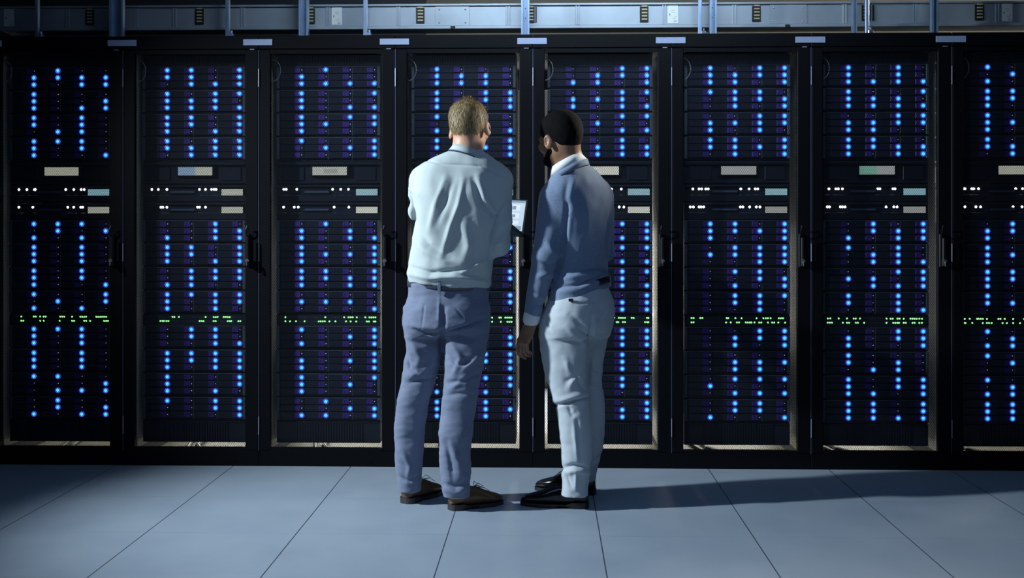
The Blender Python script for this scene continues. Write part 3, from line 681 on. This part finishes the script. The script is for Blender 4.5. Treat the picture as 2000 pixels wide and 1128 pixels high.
def shoe(parent, heel, toe, ms, msole, wide=1.0, laces=True, hh=1.0, mlace=None, toe_pt=1.0):
    heel, toe = Vector(heel), Vector(toe); L = (toe-heel).length; fx = (toe-heel).normalized(); fy = Vector((-fx.y, fx.x, 0)); P = lambda s, w_, z: heel+fx*(s*L)+fy*w_+Vector((0, 0, z))
    ss = [0, .012, .04, .10, .2, .32, .42, .52, .62, .72, .82, .90, .96, .99, 1.0]
    ww = [.008, .018, .027, .033, .034, .033, .034, .038, .042, .043, .039, .031, .021, .012, .004]
    tt = [.050, .062, .074, .080, .082, .086, .088, .082, .071, .060, .052, .045, .037, .028, .018]
    V = []; Fs = []; N = 20
    for s_, w_, t in zip(ss, ww, tt):
        w_ *= wide*(toe_pt if s_ > .75 else 1); t = .016+(t*hh-.016); z0 = .014 if s_ > .3 else .022
        for k in range(N):
            a = 2*PI*k/N; ca, sa = math.cos(a), math.sin(a); r = (abs(ca)**2.6+abs(sa)**2.6)**(-1/2.6)
            zz = z0+(t-z0)*(.5+.5*sa*r); tw = 1-.28*max(0, (zz-z0)/(t-z0)-.45)
            V.append(P(s_, w_*ca*r*tw, zz))
    for i in range(len(ss)-1):
        for k in range(N): Fs.append((i*N+k, (i+1)*N+k, (i+1)*N+(k+1) % N, i*N+(k+1) % N))
    Fs.append(tuple(range(N))); Fs.append(tuple((len(ss)-1)*N+k for k in range(N))[::-1])
    sh = mesh_obj('shoe', V, Fs, ms, None, True); attach(sh, parent)
    V = []; Fs = []                                 # sole: outline extruded, thick at the heel
    out = [(s_, w_*wide*(toe_pt if s_ > .75 else 1)+.003) for s_, w_ in zip(ss, ww)]
    ring = [(s_, w_) for s_, w_ in out]+[(s_, -w_) for s_, w_ in out[::-1]]
    for z in (0, 1):
        for s_, w_ in ring:
            hl = s_ < .29; V.append(P(s_*1.01-.004, w_, (.026 if hl else .016) if z else (0 if hl or s_ > .42 else .010)))
    n = len(ring)
    for k in range(n): Fs.append((k, (k+1) % n, n+(k+1) % n, n+k))
    for z in (0, n):
        for k in range(len(out)-1): Fs.append((z+k, z+k+1, z+n-2-k, z+n-1-k))
    so = mesh_obj('sole', V, Fs, msole, None); so.parent = sh; so.matrix_parent_inverse = Matrix.Identity(4)
    so2 = so
    if laces:
        mb = MB(); q = lambda s_, w_, z: tuple(P(s_, w_, z))
        for i, s_ in enumerate((.44, .50, .56, .62)): mb.tube([q(s_, -.018, .083-.035*(s_-.44)/.18*1.0+.002-.012*0), q(s_, 0, .088-.030*(s_-.44)/.18), q(s_+.02, .018, .083-.035*(s_-.44)/.18)], .0018, 6)
        for sg in (1, -1):
            mb.tube([q(.45, 0, .088), q(.50, sg*.02, .106), q(.58, sg*.03, .092), q(.52, sg*.012, .088), q(.45, 0, .088)], .0015, 6); mb.tube([q(.45, 0, .088), q(.60, sg*.028, .085), q(.68, sg*.036, .07)], .0014, 6)
        lo = mb.build('laces', mlace, None); lo.parent = sh
    return sh

# ------------------------------------------------------------------ person: blond man with laptop
A = empty('person', at(845, 990, -.83)*1.0, 'blond person seen from behind in pale blue shirt and blue trousers, holding a laptop', 'person')
A.location.z = 0
YA = -.82
M_skinA = mat('fair_skin', (.62, .34, .23), .5, noise_amt=.06, noise_scale=25); M_skinA.node_tree.nodes['Principled BSDF'].inputs['Subsurface Weight'].default_value = .08
M_shirt = mat('pale_blue_cotton', (.50, .58, .60), .8, noise_amt=.03, noise_scale=200, bump=.15, bump_scale=500, sheen=.2)
M_trous = mat('slate_blue_cotton', (.150, .185, .285), .8, noise_amt=.07, noise_scale=180, bump=.2, bump_scale=450, sheen=.15)
RA = frame(-.30, .10, -.05)
hcA = at(917, 241, -.80)
# body (head, neck, arms, hands, trunk and legs in one surface)
b = Field((-.80, -1.1, .05), (.02, -.30, 1.82), .005)
T = head(b, hcA, RA, .98)
nk = at(911, 300, -.83)
b.cone(T((0, -.025, -.05)), nk, .057, .062, .03); b.cone(nk, at(900, 400, -.82), .06, .11, .03); b.cone(at(900, 400, -.82), at(875, 560, -.82), .10, .10, .03)
shR, elR, wrR = at(972, 355, -.82), at(974, 478, -.85), at(985, 462, -.63)
shL, elL, wrL = at(826, 352, -.80), at(819, 412, -.60), at(880, 452, -.50)
wrR = Vector((-.235, -.66, 1.165))
wrL = Vector((-.47, -.57, 1.15))
for a_, e_, w_ in ((shR, elR, wrR), (shL, elL, wrL)):
    b.cone(at(900, 352, -.82), a_, .05, .035, .02); b.cone(a_, e_, .042, .036, .02); b.cone(e_, w_, .036, .026, .02)
hand(b, wrR, Vector((-.08, .95, -.10)), Vector((.15, 0, -.98)), (.1, .1, .12, .15), -1, .95, 0)
hand(b, wrL, Vector((.35, .8, -.08)), Vector((-.1, 0, -.98)), (.1, .1, .12, .15), 1, .95, 0)
LEG_L = rings_px([(600, 790, 868, -.81, .088), (650, 788, 868, -.81, .090), (690, 790, 864, -.81, .086), (720, 788, 857, -.80, .080), (745, 783, 850, -.80, .074), (770, 778, 842, -.80, .071), (800, 773, 835, -.79, .070),
                  (850, 770, 829, -.775, .068), (900, 772, 826, -.765, .063), (940, 776, 823, -.76, .058), (957, 780, 822, -.755, .058)])
LEG_R = rings_px([(600, 866, 954, -.83, .090), (650, 866, 953, -.84, .090), (690, 867, 949, -.85, .086), (730, 868, 941, -.86, .080), (760, 866, 936, -.87, .074), (800, 861, 928, -.865, .071),
                  (850, 857, 923, -.89, .062), (900, 858, 919, -.885, .058), (940, 862, 918, -.885, .056), (968, 866, 917, -.875, .058)])
def inner_leg(fld, rings):
    rr = sorted(rings, reverse=True)
    for p, q in zip(rr[:-1], rr[1:]): fld.cone((p[1], p[2], p[0]), (q[1], q[2], q[0]), min(p[3], p[4])*.7, min(q[3], q[4])*.7, .02)
for rr in (LEG_L, LEG_R): inner_leg(b, rr)
bodyA = skin_obj(b, M_skinA, A)
eyes(A, T, RA)
hair(A, hcA, RA, hair_mat('sandy_hair', (.16, .11, .05), (.44, .34, .18), .55), .98, .006, 7000, .022, 1.0, -.035)
# shirt
s = Field((-.80, -1.08, .92), (.02, -.42, 1.62), .005)
s.loft(rings_px([(291, 890, 940, -.83, .050), (298, 872, 946, -.83, .066), (306, 848, 958, -.83, .080), (318, 826, 974, -.825, .100), (333, 812, 985, -.82, .118), (352, 808, 990, -.82, .132), (380, 806, 988, -.82, .142), (420, 809, 982, -.82, .142),
                 (460, 806, 974, -.82, .130), (500, 799, 965, -.82, .128), (528, 794, 961, -.82, .136), (545, 796, 959, -.82, .134), (556, 798, 958, -.82, .128)]), .02, 0, 2.35, tilt=(-.075, 0))
s.cone(shR, elR, .070, .053, .035); s.cone(elR, wrR, .050, .036, .02)
s.cone(shL, elL, .060, .050, .03); s.cone(elL, wrL, .046, .034, .02)
b0 = at(918, 330, -.83)
FA = [(.007, 5, [(905, 350), (895, 400), (880, 440), (862, 500)]), (.006, 6, [(935, 345), (945, 385), (958, 408), (975, 420)]), (-.010, 5, [(925, 350), (938, 395), (965, 420), (985, 425)]),
      (-.013, 4, [(990, 398), (975, 420), (962, 460), (957, 505)]), (.006, 7, [(800, 455), (830, 490), (870, 510), (905, 515)]), (-.005, 6, [(812, 440), (840, 478), (880, 500)]),
      (-.008, 4, [(798, 520), (840, 532), (890, 528), (925, 522)]), (.009, 5, [(797, 534), (840, 543), (885, 540), (925, 546), (955, 552)]), (.007, 4, [(905, 530), (930, 518), (950, 508)]), (-.006, 3, [(895, 535), (925, 541), (950, 545)]),
      (.005, 8, [(905, 430), (915, 480), (905, 512)]), (-.005, 7, [(925, 430), (930, 470), (925, 510)]), (.004, 5, [(870, 345), (850, 400), (838, 450)]), (-.004, 5, [(885, 350), (868, 400), (852, 440)]),
      (-.0035, 2.2, [(828, 312), (860, 319), (900, 321), (940, 325), (985, 345)]), (-.012, 3.5, [(796, 388), (806, 412), (812, 440)]), (.006, 5, [(985, 440), (1000, 430)]), (-.005, 4, [(963, 470), (985, 455), (1000, 452)]), (.005, 4, [(962, 482), (985, 470)]),
      (-.004, 3, [(985, 402), (1000, 395)]), (.004, 4, [(800, 365), (815, 380)])]
cloth('shirt', s, M_shirt, A, FA, [(.008, (8, 8, 5)), (.0035, (22, 22, 12))])
# collar
def band(name, rows_top, rows_bot, thick, m, parent, n=64, smooth=True, start=0, span=2*PI):
    """closed cloth band between two ellipses (cx,cy,z,rx,ry,tiltx,tilty)"""
    V = []; Fs = []; rows = []
    for q, off in ((rows_bot, 0), (rows_top, 0), (rows_top, -thick), (rows_bot, -thick)):
        cx, cy, z, rx, ry, tx, ty = q; ring = []
        for k in range(n):
            a = start+span*k/(n if span > 6.2 else n-1); X = cx+(rx+off)*math.cos(a); Y = cy+(ry+off)*math.sin(a); ring.append((X, Y, z+tx*(X-cx)+ty*(Y-cy)))
        V += ring
    cl = span > 6.2
    for r_ in range(4):
        r2 = (r_+1) % 4
        for k in range(n if cl else n-1): Fs.append((r_*n+k, r_*n+(k+1) % n, r2*n+(k+1) % n, r2*n+k))
    return attach(mesh_obj(name, V, Fs, m, None, smooth), parent)
cA = at(912, 285, -.90); cB = at(908, 299, -.90)
band('collar', (cA.x, -.828, cA.z-.014, .066, .070, -.34, -.20), (cB.x, -.835, cB.z-.015, .078, .084, -.34, -.20), .005, M_shirt, A)
tag(band('collar_trim', (cB.x, -.835, cB.z-.0145, .0785, .0845, -.34, -.20), (cB.x, -.835, cB.z-.0185, .0795, .0855, -.34, -.20), .003, mat('navy_piping', (.03, .04, .13), .7), A), 'navy piping under the collar')
# trousers
t = Field((-.82, -1.08, .03), (.02, -.60, 1.02), .005)
t.loft(rings_px([(550, 799, 955, YA, .118), (575, 797, 955, YA, .122), (605, 791, 955, -.825, .134), (635, 788, 954, -.83, .132), (655, 790, 952, -.825, .10)]), .02, 0, 2.4)
t.loft(LEG_L, .025, 0, 2.3); t.loft(LEG_R, .025, 0, 2.3)
FT = [(-.012, 5, [(866, 600), (864, 650), (862, 700)]), (-.010, 3.5, [(862, 648), (835, 655), (800, 640)]), (-.010, 3.5, [(870, 648), (905, 640), (950, 622)]), (-.006, 5, [(872, 652), (920, 662), (950, 650)]),
      (.006, 7, [(800, 660), (820, 700), (808, 722)]), (-.008, 4, [(785, 640), (792, 690), (800, 718), (815, 728), (838, 716)]), (.007, 5, [(800, 735), (828, 722), (848, 708)]), (-.006, 4, [(795, 748), (820, 742), (845, 738)]),
      (.008, 6, [(880, 668), (900, 700), (885, 735)]), (-.007, 4, [(870, 690), (895, 712), (925, 700)]), (.006, 4, [(900, 725), (925, 705), (940, 690)]), (-.008, 4, [(872, 748), (900, 745), (935, 730)]), (.006, 5, [(880, 760), (905, 740), (930, 735)]), (-.005, 4, [(870, 772), (900, 768), (925, 772)]),
      (.006, 6, [(880, 870), (895, 900), (902, 930)]), (-.006, 5, [(872, 860), (880, 900), (885, 940)]), (.006, 5, [(785, 880), (800, 910), (795, 945)]), (-.007, 4, [(778, 930), (800, 938), (820, 928)]), (-.007, 4, [(868, 945), (890, 950), (915, 940)]), (.007, 5, [(870, 955), (890, 962), (915, 952)]),
      (-.0025, 1.6, [(798, 590), (812, 592), (829, 596), (826, 620), (822, 645)]), (-.0025, 1.6, [(882, 600), (890, 602), (905, 620)]), (.003, 2.2, [(858, 575), (857, 620), (862, 645)])]
cloth('trousers', t, M_trous, A, FT, [(.005, (11, 11, 16)), (.002, (26, 26, 55))])
wz = at(877, 556, YA); 
band('belt', (wz.x, YA, wz.z+.021, .183, .127, -.045, 0), (wz.x, YA, wz.z-.015, .183, .127, -.045, 0), .006, mat('dark_leather_belt', (.07, .075, .10), .3), A)
lp = at(858, 560, YA-.132); attach(MB().box(-.006, .006, -.004, .004, -.028, .024, b=.001).build('belt_loop', M_trous, None, tuple(lp)), A)
# shoes
def fl(px, py, Yv=None):
    d = F*EYE/(py-HORIZON); Y = d-DIST; p = at(px, py, Y); return Vector((p.x, p.y, 0))
M_brown = mat('brown_leather', (.13, .065, .028), .28, noise_amt=.15, noise_scale=12); M_sole = mat('dark_sole', (.03, .025, .03), .45)
hl = fl(781, 985); hr = fl(872, 1000)
shoe(A, hl+Vector((.02, .0, 0)), hl+Vector((.155, .225, 0)), M_brown, M_sole, 1.05, True, 1.05, mat('navy_lace', (.02, .02, .04), .7))
shoe(A, hr+Vector((.01, .03, 0)), hr+Vector((.232, .165, 0)), M_brown, M_sole, 1.05, True, 1.05, MATS['navy_lace'])

# ------------------------------------------------------------------ laptop
HR, TR = at(1022, 456, -.42), at(1031, 390, -.38); HL = HR+Vector((-.31, .06, .012)); TL = TR+(HL-HR); NR = at(986, 426, -.61); NL = NR+(HL-HR)
lapc = (HR+HL)/2
lap = empty('laptop', lapc, 'open laptop held by the blond man, only its bright right edge showing', 'laptop')
def slab(name, a, b, c, d, th, m, parent):
    n = (b-a).cross(d-a).normalized()*th; V = [a, b, c, d, a-n, b-n, c-n, d-n]
    o = mesh_obj(name, V, [(0, 1, 2, 3), (7, 6, 5, 4), (0, 4, 5, 1), (1, 5, 6, 2), (2, 6, 7, 3), (3, 7, 4, 0)], m, None)
    o.matrix_parent_inverse = Matrix.Identity(4)
    o.parent = parent
    if parent is lap: o.matrix_parent_inverse = Matrix.Translation(-lapc)
    return o
M_lap = mat('black_laptop_shell', (.008, .01, .012), .35)
lid = slab('lid', HL, HR, TR, TL, .007, M_lap, lap)
base = slab('base', NL, NR, HR, HL, .016, M_lap, lap)
def inset(a, b, c, d, u0, u1, v0, v1, lift):
    n = (b-a).cross(d-a).normalized()*lift; q = lambda u, v: a+(b-a)*u+(d-a)*v+n; return q(u0, v0), q(u1, v0), q(u1, v1), q(u0, v1)
scr = slab('display', *inset(HL, HR, TR, TL, .035, .975, .07, .965, .0012), .0008, mat('laptop_screen', (.3, .35, .4), .2, emit=(.42, .50, .60), es=.8), lid)
M_win = mat('screen_window', (.3, .35, .4), .3, emit=(.50, .58, .66), es=1.0); M_dk = mat('screen_line', (.1, .15, .2), .3, emit=(.20, .27, .34), es=.8)
for (u0, u1, v0, v1, mm) in ((.0, 1, .93, 1, M_dk), (.80, .93, .66, .86, M_win), (.80, .93, .40, .58, M_win), (.80, .93, .20, .33, M_win), (.1, .7, .2, .86, M_win), (.80, .86, .70, .82, M_dk), (.80, .86, .44, .54, M_dk), (.80, .98, .02, .15, M_dk)):
    slab('window_pane', *inset(HL, HR, TR, TL, .04+.93*u0, .04+.93*u1, .08+.88*v0, .08+.88*v1, .0016+.0004*(mm is M_dk)), .0003, mm, scr if False else lid)
kb = MB(); 
for i in range(5):
    for j in range(13):
        c4 = inset(NL, NR, HR, HL, .05+.069*j, .05+.069*j+.055, .35+.12*i, .35+.12*i+.09, .001)
        n = len(kb.v); kb.v += [tuple(p) for p in c4]; kb.f.append((n, n+1, n+2, n+3)); kb.mi.append(0)
k_ = kb.build('keyboard', mat('key_black', (.02, .02, .025), .5), None); k_.parent = base

# ------------------------------------------------------------------ person: man in grey-blue sweater
B = empty('person', (at(1110, 990, -.75).x, -.76, 0), 'dark-haired person seen from behind in blue-grey sweater and light grey trousers, arm hanging', 'person')
YB = -.75
M_skinB = mat('brown_skin', (.27, .145, .085), .42, noise_amt=.06, noise_scale=25)
M_sweat = mat('blue_grey_knit', (.17, .235, .36), .9, noise_amt=.16, noise_scale=260, bump=.35, bump_scale=420, sheen=.3, stretch=(1, 1, .5))
M_chino = mat('light_grey_cotton', (.46, .52, .58), .8, noise_amt=.03, noise_scale=200, bump=.12, bump_scale=500, sheen=.15)
M_white = mat('white_cotton', (.75, .78, .82), .8)
RB = frame(.80, .12, -.10)
hcB = at(1093, 262, -.78)
b = Field((-.18, -1.0, .05), (.40, -.20, 1.78), .0042)
T = head(b, hcB, RB, .98)
nk = at(1112, 322, -.77)
b.cone(T((0, -.03, -.045)), nk, .058, .064, .03); b.cone(nk, at(1130, 420, YB), .06, .07, .03); b.cone(at(1130, 420, YB), at(1135, 570, YB), .07, .07, .03)
sL, eL, wL = at(1083, 388, -.81), at(1066, 500, -.84), at(1041, 618, -.83)
sR, eR, wR = at(1172, 382, -.68), at(1179, 492, -.60), at(1120, 470, -.42)
for a_, e_, w_ in ((sL, eL, wL), (sR, eR, wR)):
    b.cone(at(1130, 375, -.75), a_, .045, .035, .02); b.cone(a_, e_, .045, .036, .02); b.cone(e_, w_, .036, .027, .02)
hand(b, at(1037, 634, -.83), at(1022, 668, -.83)-at(1037, 634, -.83), Vector((-.78, -.62, -.1)), (.45, .6, .7, .75), 1, .98, .7)
hand(b, wR, Vector((-.8, .3, .1)), Vector((0, .5, -.8)), (.6, .7, .8, .8), 1, .95)
LEG_N = rings_px([(615, 1058, 1165, -.77, .098), (650, 1053, 1160, -.78, .098), (680, 1055, 1154, -.79, .095), (710, 1060, 1152, -.80, .090), (740, 1067, 1149, -.81, .084), (770, 1077, 1149, -.82, .076), (790, 1085, 1151, -.82, .070),
                  (820, 1090, 1155, -.83, .066), (860, 1094, 1157, -.83, .065), (900, 1098, 1155, -.835, .060), (930, 1098, 1151, -.835, .057), (966, 1096, 1148, -.835, .066)])
LEG_F = rings_px([(620, 1105, 1197, -.70, .095), (655, 1110, 1188, -.69, .09), (700, 1116, 1179, -.68, .084), (740, 1122, 1175, -.65, .074), (770, 1126, 1180, -.64, .068), (810, 1128, 1182, -.63, .062), (850, 1132, 1181, -.61, .058),
                  (885, 1134, 1176, -.60, .054), (915, 1134, 1166, -.60, .048), (938, 1130, 1163, -.60, .050)])
for rr in (LEG_N, LEG_F): inner_leg(b, rr)
skin_obj(b, M_skinB, B)
eyes(B, T, RB)
M_hairB = hair_mat('black_hair', (.0015, .0015, .002), (.004, .004, .005), .9)
hair(B, hcB, RB, M_hairB, .98, .009, 0, .004, .62, -.030, 2, .0006)
bd = Field(np.array(hcB)-.2, np.array(hcB)+.2, .004)     # beard
bd.ell(T((0, .074, -.112)), (.031, .029, .027), RB, .02)
for s_ in (1, -1): bd.cone(T((s_*.054, .012, -.072)), T((s_*.03, .068, -.110)), .020, .022, .015)
v, f = bd.mesh(); attach(mesh_obj('beard', relax(v, f, 2).tolist(), f.tolist(), M_hairB, None, True), B)
# sweater
def turned(rows, ka, kb):                            # silhouette widths of a trunk turned about the vertical
    return [(z, cx, cy, hx*ka, hx*kb) for z, cx, cy, hx, hy in rings_px(rows)]
s = Field((-.14, -1.04, .827), (.40, -.36, 1.58), .005)
s.loft(turned([(318, 1100, 1146, -.765, .05), (328, 1085, 1160, -.765, .07), (340, 1078, 1172, -.76, .09), (358, 1072, 1187, -.755, .110), (380, 1068, 1195, -.75, .125), (410, 1070, 1199, -.75, .135), (440, 1076, 1197, -.75, .135),
                 (480, 1083, 1192, -.75, .128), (515, 1086, 1190, -.75, .125), (540, 1083, 1191, -.755, .132), (558, 1078, 1194, -.76, .130), (578, 1076, 1195, -.76, .125)], 1.15, .78), .02, .70, 2.1, tilt=(.32, 0))
s.cone(sL, eL, .069, .057, .035); s.cone(eL, at(1041, 608, -.83), .056, .0385, .02)
s.cone(sR, eR, .060, .048, .03); s.cone(eR, wR, .046, .034, .02)
FB = [(-.014, 4.5, [(1108, 400), (1105, 440), (1098, 500), (1082, 560)]), (.005, 6, [(1065, 470), (1085, 495), (1095, 500)]), (-.006, 4, [(1050, 510), (1075, 520), (1092, 512)]), (.006, 5, [(1048, 540), (1070, 535), (1088, 545)]), (-.006, 4, [(1035, 590), (1055, 600), (1070, 590)]), (.005, 4, [(1040, 575), (1062, 582)]),
      (-.008, 4, [(1140, 530), (1165, 527), (1192, 532)]), (.007, 6, [(1095, 545), (1130, 538), (1180, 545)]), (-.007, 3, [(1080, 562), (1130, 556), (1190, 532)]), (.006, 6, [(1085, 570), (1130, 566), (1188, 545)]),
      (-.010, 3.5, [(1197, 400), (1190, 440), (1186, 490), (1190, 530)]), (.004, 7, [(1110, 420), (1105, 470), (1100, 500)]), (.004, 8, [(1125, 340), (1112, 380), (1110, 410)]), (-.004, 5, [(1110, 350), (1105, 385), (1112, 420)]), (.003, 8, [(1150, 400), (1145, 450), (1130, 500)])]
cloth('sweater', s, M_sweat, B, FB, [(.004, (9, 9, 7)), (.0018, (26, 26, 18))])
cuf = Field((-.15, -1, .78), (.1, -.7, 1.0), .004); cuf.cone(at(1039, 616, -.83), at(1037.5, 623, -.83), .0375, .0365, .0)
p1, p2 = at(1041, 600, -.83), at(1036, 640, -.83)
v, f = cuf.mesh(); attach(mesh_obj('shirt_cuff', relax(v, f, 1).tolist(), f.tolist(), M_white, None, True), B)
c1 = at(1108, 322, -.78); 
band('neckline', (c1.x+.004, -.775, c1.z-.018, .0865, .0925, .50, -.12), (c1.x+.006, -.772, c1.z-.046, .092, .098, .50, -.12), .005, M_sweat, B)
tag(band('collar', (c1.x-.004, -.785, c1.z+.020, .064, .068, .50, -.12), (c1.x+.004, -.775, c1.z-.018, .084, .090, .50, -.12), .006, M_white, B), 'white shirt collar')
# trousers
t = Field((-.12, -1.04, .03), (.40, -.42, 1.02), .005)
t.loft(turned([(549, 1096, 1182, -.75, .115), (562, 1088, 1190, -.755, .125), (585, 1070, 1199, -.76, .135), (610, 1061, 1202, -.76, .142), (635, 1056, 1198, -.76, .138), (655, 1056, 1190, -.75, .11)], 1.07, .88), .02, .70, 2.1)
t.loft(LEG_N, .02, 0, 2.3); t.loft(LEG_F, .02, 0, 2.3)
FU = [(-.014, 4, [(1157, 620), (1153, 660), (1151, 710), (1148, 750)]), (-.006, 3, [(1128, 640), (1142, 652), (1155, 660)]), (-.006, 4, [(1160, 632), (1175, 620), (1185, 605)]), (.005, 6, [(1105, 640), (1130, 660), (1148, 675)]), (-.004, 5, [(1115, 615), (1135, 635), (1152, 650)]),
      (.006, 6, [(1070, 780), (1095, 782), (1130, 772), (1150, 768)]), (-.010, 3, [(1080, 792), (1110, 786), (1150, 775)]), (-.006, 4, [(1105, 745), (1125, 735), (1140, 760)]), (.005, 5, [(1110, 760), (1120, 740), (1140, 735)]), (-.005, 4, [(1108, 790), (1118, 810), (1125, 805)]),
      (.005, 4, [(1120, 820), (1124, 860), (1128, 900)]), (-.004, 3, [(1127, 820), (1131, 860), (1133, 900)]), (-.009, 4, [(1095, 915), (1120, 908), (1152, 915)]), (.007, 5, [(1100, 925), (1125, 918), (1150, 922)]), (.006, 3, [(1125, 920), (1124, 955)]), (-.005, 3, [(1106, 925), (1116, 950)]), (.005, 4, [(1165, 850), (1172, 870)]),
      (-.006, 3, [(1152, 905), (1166, 898), (1176, 885)]), (-.005, 3, [(1150, 755), (1178, 757)]), (-.006, 3, [(1152, 722), (1170, 728)]), (-.003, 1.6, [(1120, 594), (1145, 591), (1170, 587)]), (-.005, 2.5, [(1062, 612), (1070, 636), (1076, 645)]), (.004, 5, [(1105, 700), (1112, 730)])]
cloth('trousers', t, M_chino, B, FU, [(.0035, (12, 12, 16)), (.0018, (30, 30, 40))])
wz = at(1137, 556, YB)
band('belt', (wz.x, -.755, wz.z+.012, .120, .096, .26, 0), (wz.x, -.755, wz.z-.016, .124, .098, .26, 0), .006, mat('black_leather_belt', (.012, .012, .014), .35), B)
tb = at(1115, 585.5, -.905); tabo = attach(MB().box(-.010, .010, -.003, .002, -.0065, .0065, b=.0008).build('pocket_tab', mat('black_tab', (.01, .01, .015), .5), None, tuple(tb)), B)
tag(tabo, 'small black fabric tab')
M_blk = mat('polished_black_leather', (.008, .009, .012), .16); M_bsole = mat('black_sole', (.01, .01, .012), .4)
h1 = fl(1150, 994); h2 = fl(1164, 969)
shoe(B, h1+Vector((0, .035, 0)), h1+Vector((-.295, .085, 0)), M_blk, M_bsole, 1.0, True, 1.08, mat('black_lace', (.01, .01, .01), .6), .85)
shoe(B, h2+Vector((0, .05, 0)), h2+Vector((-.275, .14, 0)), M_blk, M_bsole, 1.0, True, 1.08, MATS['black_lace'], .85)
